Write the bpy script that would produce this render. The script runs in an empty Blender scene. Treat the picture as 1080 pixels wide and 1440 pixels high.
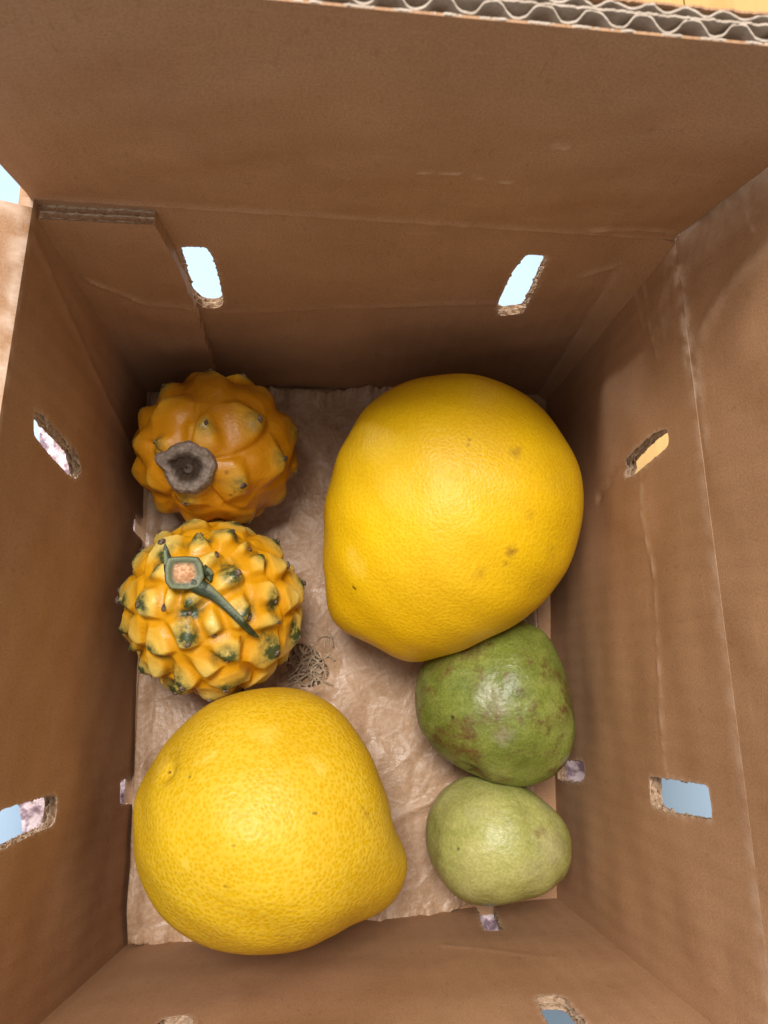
import bpy, bmesh, math, random
import numpy as np
from mathutils import Matrix, Vector
rng = np.random.default_rng(7); random.seed(7)
SC = bpy.context.scene
COL = SC.collection

# ------------------------------------------------------------------ camera
def rot(a, b, c):
    ca, sa, cb, sb, cc, sc = math.cos(a), math.sin(a), math.cos(b), math.sin(b), math.cos(c), math.sin(c)
    X = np.array([[1,0,0],[0,ca,-sa],[0,sa,ca]]); Y = np.array([[cb,0,sb],[0,1,0],[-sb,0,cb]]); Z = np.array([[cc,-sc,0],[sc,cc,0],[0,0,1]])
    return Z @ Y @ X
CR = rot(0.2137, -0.0985, -0.0254); CC = np.array([-0.0199, -0.0151, 0.3822]); CF = 1009.58
cam_d = bpy.data.cameras.new('camera'); cam = bpy.data.objects.new('camera', cam_d); COL.objects.link(cam)
M = Matrix([list(CR[i]) + [CC[i]] for i in range(3)] + [[0,0,0,1]]); cam.matrix_world = M
cam_d.sensor_fit = 'VERTICAL'; cam_d.sensor_height = 24; cam_d.lens = 24 * CF / 1440
cam_d.clip_start = 0.005; cam_d.clip_end = 50
cam_d.dof.use_dof = True; cam_d.dof.focus_distance = 0.31; cam_d.dof.aperture_fstop = cam_d.lens / 0.9 
SC.camera = cam
SC.render.resolution_x = 768; SC.render.resolution_y = 1024

# ------------------------------------------------------------------ light
w = bpy.data.worlds.new('World'); SC.world = w; w.use_nodes = True
bg = w.node_tree.nodes['Background']; bg.inputs[0].default_value = (1.0, 0.97, 0.93, 1); bg.inputs[1].default_value = 0.52
def area(name, loc, target, size, energy, color):
    l = bpy.data.lights.new(name, 'AREA'); l.shape = 'RECTANGLE'; l.size, l.size_y = size; l.energy = energy; l.color = color
    o = bpy.data.objects.new(name, l); COL.objects.link(o); o.location = loc
    o.rotation_euler = (Vector(target) - Vector(loc)).to_track_quat('-Z', 'Y').to_euler(); return o
area('window_light', (-1.22, 1.58, 0.48), (0, 0, 0.09), (0.80, 0.45), 44, (0.93, 0.96, 1.0))
area('ceiling_lamp', (-0.18, 0.34, 1.30), (0, 0, 0), (0.40, 0.40), 17.5, (1.0, 0.95, 0.88))
SC.view_settings.view_transform = 'Standard'; SC.view_settings.look = 'None'
SC.view_settings.exposure = 0.3; SC.view_settings.gamma = 1.0; SC.view_settings.use_curve_mapping = False
SC.cycles.max_bounces = 7; SC.cycles.diffuse_bounces = 5

# ------------------------------------------------------------------ helpers
def at(x, y, z):
    """point of the ray through photo pixel (x, y) at height z"""
    d = CR @ np.array([(x-540)/CF, -(y-720)/CF, -1.0]); return CC + (z-CC[2])/d[2]*d
def proj(P):
    q = (np.asarray(P) - CC) @ CR
    return np.stack([540 + CF*q[...,0]/-q[...,2], 720 - CF*q[...,1]/-q[...,2]], -1)
def nrm(v): v = np.asarray(v, float); return v/np.linalg.norm(v, axis=-1, keepdims=True)
class Wob:
    """smooth pseudo noise: sum of random sines"""
    def __init__(s, dim, n, lo, hi, seed):
        r = np.random.default_rng(seed); k = r.normal(size=(n, dim)); k /= np.linalg.norm(k, axis=1, keepdims=True)
        f = lo*(hi/lo)**r.random(n); s.k = k*f[:,None]*2*math.pi; s.p = r.random(n)*2*math.pi; s.a = (lo/f)**.7; s.a /= np.sqrt((s.a**2).sum()/2)
    def __call__(s, P): return (np.sin(np.asarray(P) @ s.k.T + s.p)*s.a).sum(-1)

def mesh_obj(name, V, F, mat, parent=None, uv=None, attrs=None, smooth=True):
    me = bpy.data.meshes.new(name); V = np.asarray(V, np.float32)
    F = [np.asarray(f) for f in (F if isinstance(F, (list, tuple)) and len(F) and np.asarray(F[0]).ndim == 2 else [F])]
    loops = np.concatenate([f.ravel() for f in F]).astype(np.int32)
    tot = np.concatenate([np.full(len(f), f.shape[1]) for f in F]).astype(np.int32)
    st = np.concatenate([[0], np.cumsum(tot)[:-1]]).astype(np.int32)
    me.vertices.add(len(V)); me.vertices.foreach_set('co', V.ravel())
    me.loops.add(len(loops)); me.loops.foreach_set('vertex_index', loops)
    me.polygons.add(len(tot)); me.polygons.foreach_set('loop_start', st); me.polygons.foreach_set('loop_total', tot)
    me.polygons.foreach_set('use_smooth', np.full(len(tot), smooth))
    me.update(calc_edges=True); me.validate()
    if uv is not None:
        l = me.uv_layers.new(name='UVMap'); l.data.foreach_set('uv', np.asarray(uv, np.float32)[loops].ravel())
    for k, a in (attrs or {}).items():
        t = me.attributes.new(k, 'FLOAT', 'POINT'); t.data.foreach_set('value', np.asarray(a, np.float32))
    me.materials.append(mat)
    o = bpy.data.objects.new(name, me); COL.objects.link(o)
    if parent: o.parent = parent
    return o
def tag(o, label=None, cat=None, group=None, kind=None):
    for k, v in (('label', label), ('category', cat), ('group', group), ('kind', kind)):
        if v: o[k] = v
    return o
def empty(name, loc=(0,0,0)):
    o = bpy.data.objects.new(name, None); COL.objects.link(o); o.location = loc; o.empty_display_size = .02; return o

# ------------------------------------------------------------------ materials
class NT:
    def __init__(s, name):
        s.m = bpy.data.materials.new(name); s.m.use_nodes = True; s.t = s.m.node_tree; s.b = s.t.nodes['Principled BSDF']
    def n(s, typ, **kw):
        n = s.t.nodes.new(typ)
        for k, v in kw.items():
            if k.startswith('i_'):
                n.inputs[k[2:].replace('_', ' ')].default_value = v
            else: setattr(n, k, v)
        return n
    def l(s, a, b): s.t.links.new(a, b)
    def coord(s, kind='Object', scale=(1,1,1)):
        c = s.n('ShaderNodeTexCoord'); m = s.n('ShaderNodeMapping'); m.inputs['Scale'].default_value = scale
        s.l(c.outputs[kind], m.inputs['Vector']); return m.outputs[0]
    def noise(s, co, scale, detail=4, rough=.6):
        n = s.n('ShaderNodeTexNoise'); n.inputs['Scale'].default_value = scale; n.inputs['Detail'].default_value = detail; n.inputs['Roughness'].default_value = rough
        s.l(co, n.inputs['Vector']); return n.outputs['Fac']
    def ramp(s, fac, stops):
        r = s.n('ShaderNodeValToRGB'); e = r.color_ramp.elements
        while len(e) < len(stops): e.new(.5)
        for el, (p, c) in zip(e, stops):
            el.position = p; el.color = (c if isinstance(c, (tuple, list)) else (c, c, c)) + ((1,) if not isinstance(c, (tuple, list)) or len(c) == 3 else ())
        s.l(fac, r.inputs[0]); return r.outputs[0]
    def mix(s, fac, a, b, typ='MIX'):
        m = s.n('ShaderNodeMix'); m.data_type = 'RGBA'; m.blend_type = typ
        for src, i in ((fac, 0), (a, 6), (b, 7)):
            if isinstance(src, (int, float)): m.inputs[i].default_value = src
            elif isinstance(src, tuple): m.inputs[i].default_value = src + (1,)
            else: s.l(src, m.inputs[i])
        return m.outputs[2]
    def math(s, op, a, b=0.0, c=None):
        m = s.n('ShaderNodeMath'); m.operation = op
        for i, x in enumerate((a, b) if c is None else (a, b, c)):
            if isinstance(x, (int, float)): m.inputs[i].default_value = x
            else: s.l(x, m.inputs[i])
        return m.outputs[0]
    def attr(s, name):
        a = s.n('ShaderNodeAttribute'); a.attribute_name = name; return a.outputs['Fac']
    def bump(s, h, dist, strength=1.0, prev=None):
        b = s.n('ShaderNodeBump'); b.inputs['Strength'].default_value = strength; b.inputs['Distance'].default_value = dist
        s.l(h, b.inputs['Height'])
        if prev: s.l(prev, b.inputs['Normal'])
        return b.outputs[0]
    def out(s, col, rough=.6, normal=None, spec=.4, sss=0, sssr=(1,.6,.2), sscale=.003):
        if isinstance(col, tuple): s.b.inputs['Base Color'].default_value = col + (1,)
        else: s.l(col, s.b.inputs['Base Color'])
        if isinstance(rough, (int, float)): s.b.inputs['Roughness'].default_value = rough
        else: s.l(rough, s.b.inputs['Roughness'])
        s.b.inputs['Specular IOR Level'].default_value = spec
        if normal: s.l(normal, s.b.inputs['Normal'])
        if sss > .9:
            s.b.inputs['Subsurface Weight'].default_value = sss; s.b.inputs['Subsurface Radius'].default_value = sssr; s.b.inputs['Subsurface Scale'].default_value = sscale
        return s.m

def mat_cardboard():
    k = NT('kraft_cardboard'); co = k.coord('UV'); st = k.coord('UV', (1, .45, 1)); hz = k.coord('UV', (.12, 1, 1))
    big = k.noise(co, 22, 4, .65); med = k.noise(co, 140, 3); fib = k.noise(st, 700, 2)
    col = k.ramp(big, [(.28, (.345,.186,.100)), (.72, (.465,.268,.152))])
    col = k.mix(k.ramp(med, [(.35, .0), (.7, .55)]), col, (.42,.24,.132))
    fl = k.noise(st, 420, 2, .5); col = k.mix(k.ramp(fl, [(.62, 0.0), (.74, .36)]), col, (.22,.115,.055))
    gr = k.noise(co, 1500, 1, .5); col = k.mix(k.ramp(gr, [(.3, .50), (.68, 0.0)]), col, (.20,.10,.045))
    hf = k.noise(hz, 420, 1, .6); col = k.mix(k.ramp(hf, [(.6, 0.0), (.8, .3)]), col, (.48,.28,.15))
    col = k.mix(k.ramp(fib, [(.3, 0.0), (.75, .28)]), col, (.43,.245,.13))
    wear_glow = k.math('MULTIPLY', k.attr('wear_glow'), k.math('ADD', .45, fib))
    col = k.mix(wear_glow, col, (.66,.50,.39))
    w = k.n('ShaderNodeTexWave'); w.inputs['Scale'].default_value = 38; w.inputs['Distortion'].default_value = 1.2; w.inputs['Detail'].default_value = 0
    w.bands_direction = 'X'; k.l(co, w.inputs['Vector'])
    hh = k.math('ADD', k.math('MULTIPLY', w.outputs['Fac'], .20), k.math('ADD', k.math('MULTIPLY', k.noise(co, 60, 3, .65), .22), k.math('MULTIPLY', gr, .10)))
    n = k.bump(hh, .0008, .7)
    rg = k.ramp(med, [(.3, .60), (.7, .80)])
    return k.out(col, rg, n, .28)
def mat_edge():
    k = NT('torn_cardboard_edge'); co = k.coord('Object'); n1 = k.noise(co, 500, 4)
    col = k.ramp(n1, [(.3, (.30,.185,.11)), (.7, (.56,.41,.29))])
    return k.out(col, .85, k.bump(k.noise(co, 1500, 3), .0004, .8), .15)
def mat_flute():
    k = NT('fluting_paper'); co = k.coord('Object'); n1 = k.noise(co, 300, 4)
    col = k.ramp(n1, [(.3, (.34,.27,.21)), (.7, (.50,.42,.35))])
    return k.out(col, .8, k.bump(k.noise(co, 1200, 3), .0003, .8), .2)
def mat_paper():
    k = NT('kraft_packing_paper'); co = k.coord('Object')
    col = k.ramp(k.noise(co, 30, 5, .65), [(.3, (.315,.188,.108)), (.7, (.43,.272,.168))])
    col = k.mix(k.ramp(k.noise(co, 600, 3), [(.4, 0.0), (.75, .4)]), col, (.58,.41,.28))
    v = k.n('ShaderNodeTexVoronoi'); v.feature = 'DISTANCE_TO_EDGE'; v.inputs['Scale'].default_value = 75; k.l(co, v.inputs['Vector'])
    dn = k.n('ShaderNodeTexNoise'); dn.inputs['Scale'].default_value = 40
    h = k.ramp(v.outputs['Distance'], [(0, 1.0), (.12, 0.0)])
    col = k.mix(k.math('MULTIPLY', h, .10), col, (.66,.54,.44))
    n = k.bump(h, .0006, .35); n = k.bump(k.noise(co, 110, 3, .6), .0022, .6, n)
    return k.out(col, k.ramp(k.noise(co, 60, 3), [(.3, .38), (.7, .58)]), n, .5)
def mat_pomelo(name, deep, mid, pale, net, scale, bump):
    k = NT(name); co = k.coord('Object')
    big = k.noise(co, 16, 4, .6)
    base = k.mix(k.ramp(big, [(.35, 0.0), (.7, 1.0)]), deep, mid)
    wn = k.n('ShaderNodeTexNoise'); wn.inputs['Scale'].default_value = 300; k.l(co, wn.inputs['Vector'])
    wc = k.n('ShaderNodeMix'); wc.data_type = 'VECTOR'; wc.inputs[0].default_value = .0007; k.l(co, wc.inputs[4]); k.l(wn.outputs['Color'], wc.inputs[5])
    v = k.n('ShaderNodeTexVoronoi'); v.feature = 'F1'; v.inputs['Scale'].default_value = scale; k.l(wc.outputs[1], v.inputs['Vector'])
    d = v.outputs['Distance']
    nt = k.math('MULTIPLY', k.ramp(d, [(.28, 0.0), (.62, 1.0)]), k.math('MULTIPLY', net, k.ramp(k.noise(co, 28, 4), [(.25, .35), (.7, 1.0)])))
    col = k.mix(nt, base, pale)
    fine = k.noise(co, 900, 3, .6); col = k.mix(k.ramp(fine, [(.35, .10), (.6, 0.0)]), col, deep, 'MULTIPLY')
    col = k.mix(k.math('MULTIPLY', k.attr('russet'), k.ramp(k.noise(co, 350, 4, .7), [(.3, .1), (.62, 1.0)])), col, (.22,.10,.012))
    col = k.mix(k.attr('pale'), col, (.80,.58,.10))
    col = k.mix(k.attr('speck'), col, (.018,.011,.006))
    n = k.bump(k.math('ADD', k.math('MULTIPLY', d, .25*bump), k.math('ADD', k.math('MULTIPLY', k.noise(co, 55, 3, .55), .7), k.math('MULTIPLY', fine, .09))), .0016, .6)
    return k.out(col, k.ramp(k.noise(co, 120, 4), [(.3, .40), (.7, .54)]), n, .34, .12, (1, .55, .08), .004)
def mat_guava(name, a, b, c, brown, amount):
    k = NT(name); co = k.coord('Object'); st = k.coord('Object', (1, 1.6, 1))
    col = k.ramp(k.noise(co, 38, 5, .6), [(.3, a), (.52, b), (.75, c)])
    col = k.mix(k.ramp(k.noise(st, 120, 5, .7), [(.45, 0.0), (.72, .5)]), col, c)
    pat = k.math('ADD', k.attr('russet'), k.math('MULTIPLY', k.ramp(k.noise(co, 45, 6, .7), [(.50, 0.0), (.66, 1.0)]), amount))
    col = k.mix(k.math('MULTIPLY', k.math('MINIMUM', pat, 1.0), k.ramp(k.noise(co, 170, 5, .7), [(.32, .25), (.6, .95)])), col, brown)
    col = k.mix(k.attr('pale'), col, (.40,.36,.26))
    col = k.mix(k.attr('speck'), col, (.03,.022,.012))
    col = k.mix(k.ramp(k.noise(co, 900, 2), [(.4, .25), (.6, 0.0)]), col, a, 'MULTIPLY')
    n = k.bump(k.noise(co, 85, 3, .55), .0026, .42); n = k.bump(k.noise(st, 420, 3), .0005, .4, n)
    return k.out(col, k.ramp(k.noise(co, 90, 5), [(.35, .30), (.7, .50)]), n, .45, .1, (.5, .8, .15), .004)
def mat_pitaya(name, valley, mid, crest):
    k = NT(name); co = k.coord('Object')
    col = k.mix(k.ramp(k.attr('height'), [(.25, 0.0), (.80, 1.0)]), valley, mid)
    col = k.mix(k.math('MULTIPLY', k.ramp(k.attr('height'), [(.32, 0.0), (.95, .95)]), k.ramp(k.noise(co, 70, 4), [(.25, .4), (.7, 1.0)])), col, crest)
    col = k.mix(k.ramp(k.noise(co, 45, 4), [(.55, 0.0), (.8, .35)]), col, valley)
    col = k.mix(k.ramp(k.noise(co, 700, 3), [(.62, 0.0), (.72, .25)]), col, (.40,.15,.01))
    g = k.math('MULTIPLY', k.attr('green'), k.ramp(k.noise(co, 260, 4, .65), [(.30, .25), (.60, 1.35)]))
    col = k.mix(k.math('MINIMUM', g, 1.0), col, (.045,.060,.018))
    col = k.mix(k.attr('russet'), col, (.16,.05,.015))
    n = k.bump(k.noise(co, 90, 4, .55), .0022, .5); n = k.bump(k.noise(co, 700, 3), .0003, .5, n)
    return k.out(col, k.ramp(k.noise(co, 80, 4), [(.3, .32), (.7, .5)]), n, .42, .18, (1, .5, .08), .005)
def mat_simple(name, stops, scale, rough=.7, bump=.0005, spec=.3, bscale=None):
    k = NT(name); co = k.coord('Object'); f = k.noise(co, scale, 5, .65)
    return k.out(k.ramp(f, stops), rough, k.bump(k.noise(co, bscale or scale*2, 4), bump, .8), spec)

CARD, EDGE, FLUTE, PAPER = mat_cardboard(), mat_edge(), mat_flute(), mat_paper()

# ------------------------------------------------------------------ floor, cloth and boards under and round the box
ZF = -0.014
def slab(name, x0, x1, y0, y1, z0, z1, mat, parent=None):
    V = [(x0,y0,z0),(x1,y0,z0),(x1,y1,z0),(x0,y1,z0),(x0,y0,z1),(x1,y0,z1),(x1,y1,z1),(x0,y1,z1)]
    return mesh_obj(name, V, np.array([(3,2,1,0),(4,5,6,7),(0,1,5,4),(1,2,6,5),(2,3,7,6),(3,0,4,7)]), mat, parent, smooth=False)
k = NT('pale_blue_white_floor'); co = k.coord('Object')
M_FLOOR = k.out(k.ramp(k.noise(co, 5, 3), [(.35, (.31,.45,.62)), (.65, (.40,.53,.66))]), .35, k.bump(k.noise(co, 60, 3), .0004, .4), .4)
k = NT('honey_wood'); co = k.coord('Object', (1, .12, 1))
M_WOOD = k.out(k.ramp(k.noise(co, 40, 6, .7), [(.3, (.58,.33,.11)), (.7, (.70,.45,.18))]), .4, k.bump(k.noise(co, 200, 4), .0003, .5), .4)
k = NT('mauve_mottled_cloth'); co = k.coord('Object')
v = k.noise(co, 190, 3, .5)
M_CLOTH = k.out(k.ramp(v, [(.40, (.26,.18,.22)), (.48, (.48,.36,.40)), (.56, (.80,.66,.70))]), .9, k.bump(k.noise(co, 700, 3), .0008, .8), .1)
tag(slab('floor', -3, 3, -3, 3, ZF-.03, ZF, M_FLOOR), 'pale blue white floor around the cardboard box', 'floor', kind='structure')
wb = empty('wooden_floor', (0,0,0)); tag(wb, 'honey coloured wooden boards beyond the right wall of the box', 'floor', kind='structure')
for i in range(9):
    x0 = .152 + i*.09
    slab('board', x0, x0+.0885, .02, 2.2, ZF-.01, ZF+.004, M_WOOD, wb)
n = 70; gx, gy = np.meshgrid(np.linspace(-.163, .146, n), np.linspace(-.152, .178, n))
gx = gx + .004*np.sin(gy*40)*(np.abs(gx+.01)/.15)**4
gz = ZF + .0035 + .0008*np.sin(gx*190+gy*70) + .0006*np.sin(gy*230-gx*40)
idx = np.arange(n*n).reshape(n, n); q = np.stack([idx[:-1,:-1], idx[:-1,1:], idx[1:,1:], idx[1:,:-1]], -1).reshape(-1, 4)
cl = mesh_obj('patterned_cloth', np.stack([gx, gy, gz], -1).reshape(-1, 3), q, M_CLOTH)
sol = cl.modifiers.new('thickness', 'SOLIDIFY'); sol.thickness = .0016; sol.offset = -1
tag(cl, 'mauve and white mottled cloth under the cardboard box, seen through the vents', 'cloth')

# ------------------------------------------------------------------ the box
H = 0.1642; TH = 0.0046
f_ = dict(BL=at(207,552,0), BR=at(768,556,0), FL=at(180,1327,0), FR=at(783,1263,0))
r_ = dict(BL=at(45,297,H), BR=at(948,328,H), FL=at(-165,1640,H), FR=at(1100,1520,H))
for d in (f_, r_): d['BL'] = d['BL'] + np.array([0, .0052, 0])
box = empty('cardboard_box', (0,0,ZF+.006)); tag(box, 'open brown corrugated cardboard box with cut vent slots, holding the fruit', 'box')
inv = Matrix.Translation((0,0,-(ZF+.006)))
INSIDE = np.array([0, 0, .08])
class Panel:
    """bilinear sheet a(u=0,v=0) b(1,0) c(0,1) d(1,1) with its own dents; thickness grows away from the inside"""
    def __init__(s, a, b, c, d, U, Vh, inside=INSIDE, seed=1, bow=0.0, bumpamp=.0003):
        s.c = [np.asarray(x, float) for x in (a, b, c, d)]; s.U, s.V = U, Vh
        n = nrm(np.cross(s.c[1]-s.c[0], s.c[2]-s.c[0])); mid = sum(s.c)/4
        s.n = n if n @ (mid-inside) > 0 else -n
        s.w = Wob(2, 10, 8, 45, seed); s.amp = bumpamp; s.bow = bow; s.lines = []; s.extra = None; s.hinge = False
    def flat(s, u, v):
        u = np.asarray(u)[..., None]; v = np.asarray(v)[..., None]; a, b, c, d = s.c
        return a*(1-u)*(1-v) + b*u*(1-v) + c*(1-u)*v + d*u*v
    def inv(s, px, off=0.0):
        uv = np.array([.5, .5])
        for _ in range(25):
            p0 = proj(s.flat(*uv) + off*s.n); J = np.stack([(proj(s.flat(uv[0]+1e-4, uv[1]) + off*s.n)-p0)/1e-4, (proj(s.flat(uv[0], uv[1]+1e-4) + off*s.n)-p0)/1e-4], 1)
            uv = uv + np.clip(np.linalg.solve(J, np.asarray(px, float)-p0), -.4, .4)
        return uv
    def line(s, pts, width, height=0.0, wear_glow=0.0, rag=.25):
        P = np.array([s.inv(p) for p in pts])*[s.U, s.V]; s.lines.append((P, width, height, wear_glow, rag)); return s
    def uvline(s, P, width, height=0.0, wear_glow=0.0, rag=.25):
        s.lines.append((np.array(P)*[s.U, s.V], width, height, wear_glow, rag)); return s
    def field(s, u, v):
        X = np.stack([u*s.U, v*s.V], -1); win = np.clip(np.minimum(u, 1-u)*s.U/.02, 0, 1)
        h = s.amp*s.w(X)*win*np.clip((1-v)*s.V/.02, 0, 1)*(np.clip(v*s.V/.02, 0, 1) if s.hinge else 1) + s.bow*np.sin(np.clip(u,0,1)*math.pi)*np.sin(np.clip(v, 0, 1)*math.pi)
        wear_glow = np.zeros_like(u); nz = Wob(2, 12, 60, 500, 99)
        for P, wd, ht, we, rag in s.lines:
            d = np.full(u.shape, 9.0)
            for A, B in zip(P[:-1], P[1:]):
                t = np.clip(((X-A) @ (B-A))/((B-A) @ (B-A)), 0, 1); d = np.minimum(d, np.linalg.norm(X-A-t[..., None]*(B-A), axis=-1))
            k = np.exp(-(d/wd)**2); g = 1 + rag*nz(X)
            h = h - ht*k*(1+.5*(g-1)); wear_glow = np.maximum(wear_glow, we*k*np.clip(g, 0, 1.6))
        if s.extra: h = h + s.extra(u, v)
        return h, np.clip(wear_glow, 0, 1)
    def at(s, u, v, off=0.0):
        h, _ = s.field(np.asarray(u, float), np.asarray(v, float)); return s.flat(u, v) + (h+off)[..., None]*s.n
def inside_poly(X, P):
    x, y = X[..., 0], X[..., 1]; r = np.zeros(x.shape, bool)
    for (x0, y0), (x1, y1) in zip(P, np.roll(P, -1, 0)):
        c = ((y0 > y) != (y1 > y)); r ^= c & (x < (x1-x0)*(y-y0)/(y1-y0+1e-12)+x0)
    return r
def resample(P, step, smooth=.0012, jag=.00012, seed=0):
    """closed contour -> even points, corners rounded, edge slightly torn"""
    P = np.asarray(P); L = np.linalg.norm(np.roll(P, -1, 0)-P, axis=1); c = np.concatenate([[0], np.cumsum(L)]); n = max(24, int(c[-1]/step))
    t = np.arange(n)*c[-1]/n; Q = np.vstack([P, P[:1]]); R = np.stack([np.interp(t, c, Q[:, i]) for i in (0, 1)], 1)
    for _ in range(max(1, int((smooth/step)**2*3))): R = .5*R + .25*(np.roll(R, 1, 0)+np.roll(R, -1, 0))
    T = np.roll(R, -1, 0)-np.roll(R, 1, 0); N = nrm(np.stack([T[:, 1], -T[:, 0]], 1))
    r = np.random.default_rng(seed); j = r.normal(size=n); j = .6*j + .4*np.roll(j, 1)
    return R + N*(j*jag)[:, None], N
def build_panel(name, pn, parent, holes_px=(), step=.0016, u0=-.02, u1=1.02, v0=-.03, v1=1.0, mat=CARD, thick=TH, umax=None, urag=None, hole_seed=0, edges=True):
    nu = int(pn.U*(u1-u0)/step); nv = int(pn.V*(v1-v0)/step)
    g = np.linspace(0, 1, nu+1)[None, :]*np.ones((nv+1, 1)); v = (np.linspace(v0, v1, nv+1)[:, None])*np.ones((1, nu+1))
    uend = np.full(nv+1, u1) if umax is None else umax(v[:, 0])
    u = u0 + g*(uend[:, None]-u0)
    X = np.stack([u*pn.U, v*pn.V], -1); keep = np.ones((nv, nu), bool); cont = []
    for i, h in enumerate(holes_px):
        P = np.array([pn.inv(p) for p in h])*[pn.U, pn.V]
        cen = P.mean(0)
        if np.sum(P[:, 0]*np.roll(P[:, 1], -1)-np.roll(P[:, 0], -1)*P[:, 1]) < 0: P = P[::-1]
        R, N = resample(P, .0004, seed=hole_seed+i); cont.append((R, N))
        ins = inside_poly(.25*(X[:-1,:-1]+X[1:,:-1]+X[:-1,1:]+X[1:,1:]), R); keep &= ~ins
        vin = np.zeros((nv+1, nu+1), int); vout = np.zeros_like(vin)
        for a in (0, 1):
            for b in (0, 1):
                vin[a:nv+a, b:nu+b] += ins; vout[a:nv+a, b:nu+b] += ~ins
        for (a, b) in np.argwhere((vin > 0) & (vout > 0)):
            X[a, b] = R[np.argmin(((R-X[a, b])**2).sum(1))]
    u, v = X[..., 0]/pn.U, X[..., 1]/pn.V
    hgt, wear_glow = pn.field(u, v); P0 = pn.flat(u, v) + hgt[..., None]*pn.n; P1 = P0 + thick*pn.n
    if holes_px:
        for R, N in cont:
            d = np.sqrt(((X[::1, ::1, None, :]-R[None, None, ::6])**2).sum(-1).min(-1)); wear_glow = np.maximum(wear_glow, .45*np.exp(-(d/.0008)**2))
    idx = np.arange((nv+1)*(nu+1)).reshape(nv+1, nu+1); Q = np.stack([idx[:-1,:-1], idx[:-1,1:], idx[1:,1:], idx[1:,:-1]], -1)[keep]
    tst = nrm(np.cross(P0[0,1]-P0[0,0], P0[1,0]-P0[0,0])) @ pn.n
    if tst > 0: Q = Q[:, ::-1]
    nvert = idx.size; F = [Q, Q[:, ::-1]+nvert]
    ring = np.concatenate([idx[0, :], idx[1:, -1], idx[-1, -2::-1], idx[-2:0:-1, 0]]); r2 = np.roll(ring, -1)
    S = np.stack([ring, r2, r2+nvert, ring+nvert], 1); F.append(S if tst > 0 else S[:, ::-1])
    o = mesh_obj(name, np.concatenate([P0.reshape(-1,3), P1.reshape(-1,3)]), np.concatenate(F), mat, None,
                 uv=np.concatenate([X.reshape(-1,2)]*2), attrs={'wear_glow': np.concatenate([wear_glow.ravel(), wear_glow.ravel()*0])})
    o.data.set_sharp_from_angle(angle=math.radians(50)); o.parent = parent; o.matrix_parent_inverse = inv if parent is box else inv
    if edges:
        for i, (R, N) in enumerate(cont): vent_edge(pn, R, N, o, thick, hole_seed*7+i)
    return o
def vent_edge(pn, R, N, parent, thick, seed):
    """torn double-wall edge: three liners standing proud, two wavy flutes recessed between them"""
    r = np.random.default_rng(seed+50); ns = len(R); nt = 30; t = np.linspace(0, 1, nt)[None, :]; s = (np.arange(ns)*.0004)[:, None]
    T = nrm(np.roll(R, -3, 0)-np.roll(R, 3, 0)); along = np.abs(T[:, 0])[:, None]
    wz = Wob(1, 10, 60, 700, seed); wz2 = Wob(1, 8, 120, 900, seed+1); ph = np.cumsum(.0004*(.25+.75*along), 0)
    deep = .0024*(.55+.45*along)*np.ones((1, nt)); rec = deep.copy()
    for tl, wl in ((0, .07), (.56, .045), (1, .07)):
        tl2 = tl + .018*wz(s[:, :1]).reshape(-1, 1); rec = np.minimum(rec, np.where(np.abs(t-tl2) < wl, 0, 1)*deep)
    for c, a, lam in ((.30, .23, .0080), (.78, .18, .0058)):
        tf = c + a*np.sin(2*math.pi*ph/lam + seed) + .03*wz2(s[:, :1]).reshape(-1, 1); rec = np.minimum(rec, np.where(np.abs(t-tf) < .07, .0002, 1))
    rec = np.minimum(rec, deep) + r.normal(size=rec.shape)*.00006 + (.0004*wz(s[:, :1]).reshape(-1, 1))*np.sin(t*9+s*300)
    rec[:, 0] = 0; rec[:, 0] = np.maximum(rec[:, 0], 0)
    # N points away from the hole centre
    cen = R.mean(0); sg = np.sign(((R-cen)*N).sum(1).mean())
    XY = R[:, None, :] + (sg*N)[:, None, :]*rec[..., None]
    u, v = XY[..., 0]/pn.U, XY[..., 1]/pn.V; u_, v_ = (R[:, 0]/pn.U), (R[:, 1]/pn.V)
    h, _ = pn.field(u_, v_); P = pn.flat(u, v) + (h[:, None] + t*thick*np.ones((ns, 1)))[..., None]*pn.n
    idx = np.arange(ns*nt).reshape(ns, nt); i2 = np.roll(idx, -1, 0)
    Q = np.stack([idx[:, :-1], i2[:, :-1], i2[:, 1:], idx[:, 1:]], -1).reshape(-1, 4)
    o = mesh_obj('vent_edge', P.reshape(-1, 3), Q, EDGE, parent)
W_, D_ = .222, .272
back = Panel(f_['BL'], f_['BR'], r_['BL'], r_['BR'], W_, H, seed=3)
left = Panel(f_['BL'], f_['FL'], r_['BL'], r_['FL'], D_, H, seed=4, bow=.001)
right = Panel(f_['BR'], f_['FR'], r_['BR'], r_['FR'], D_, H, seed=5, bow=-.0015)
front = Panel(f_['FL'], f_['FR'], r_['FL'], r_['FR'], W_, H, seed=6)
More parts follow.
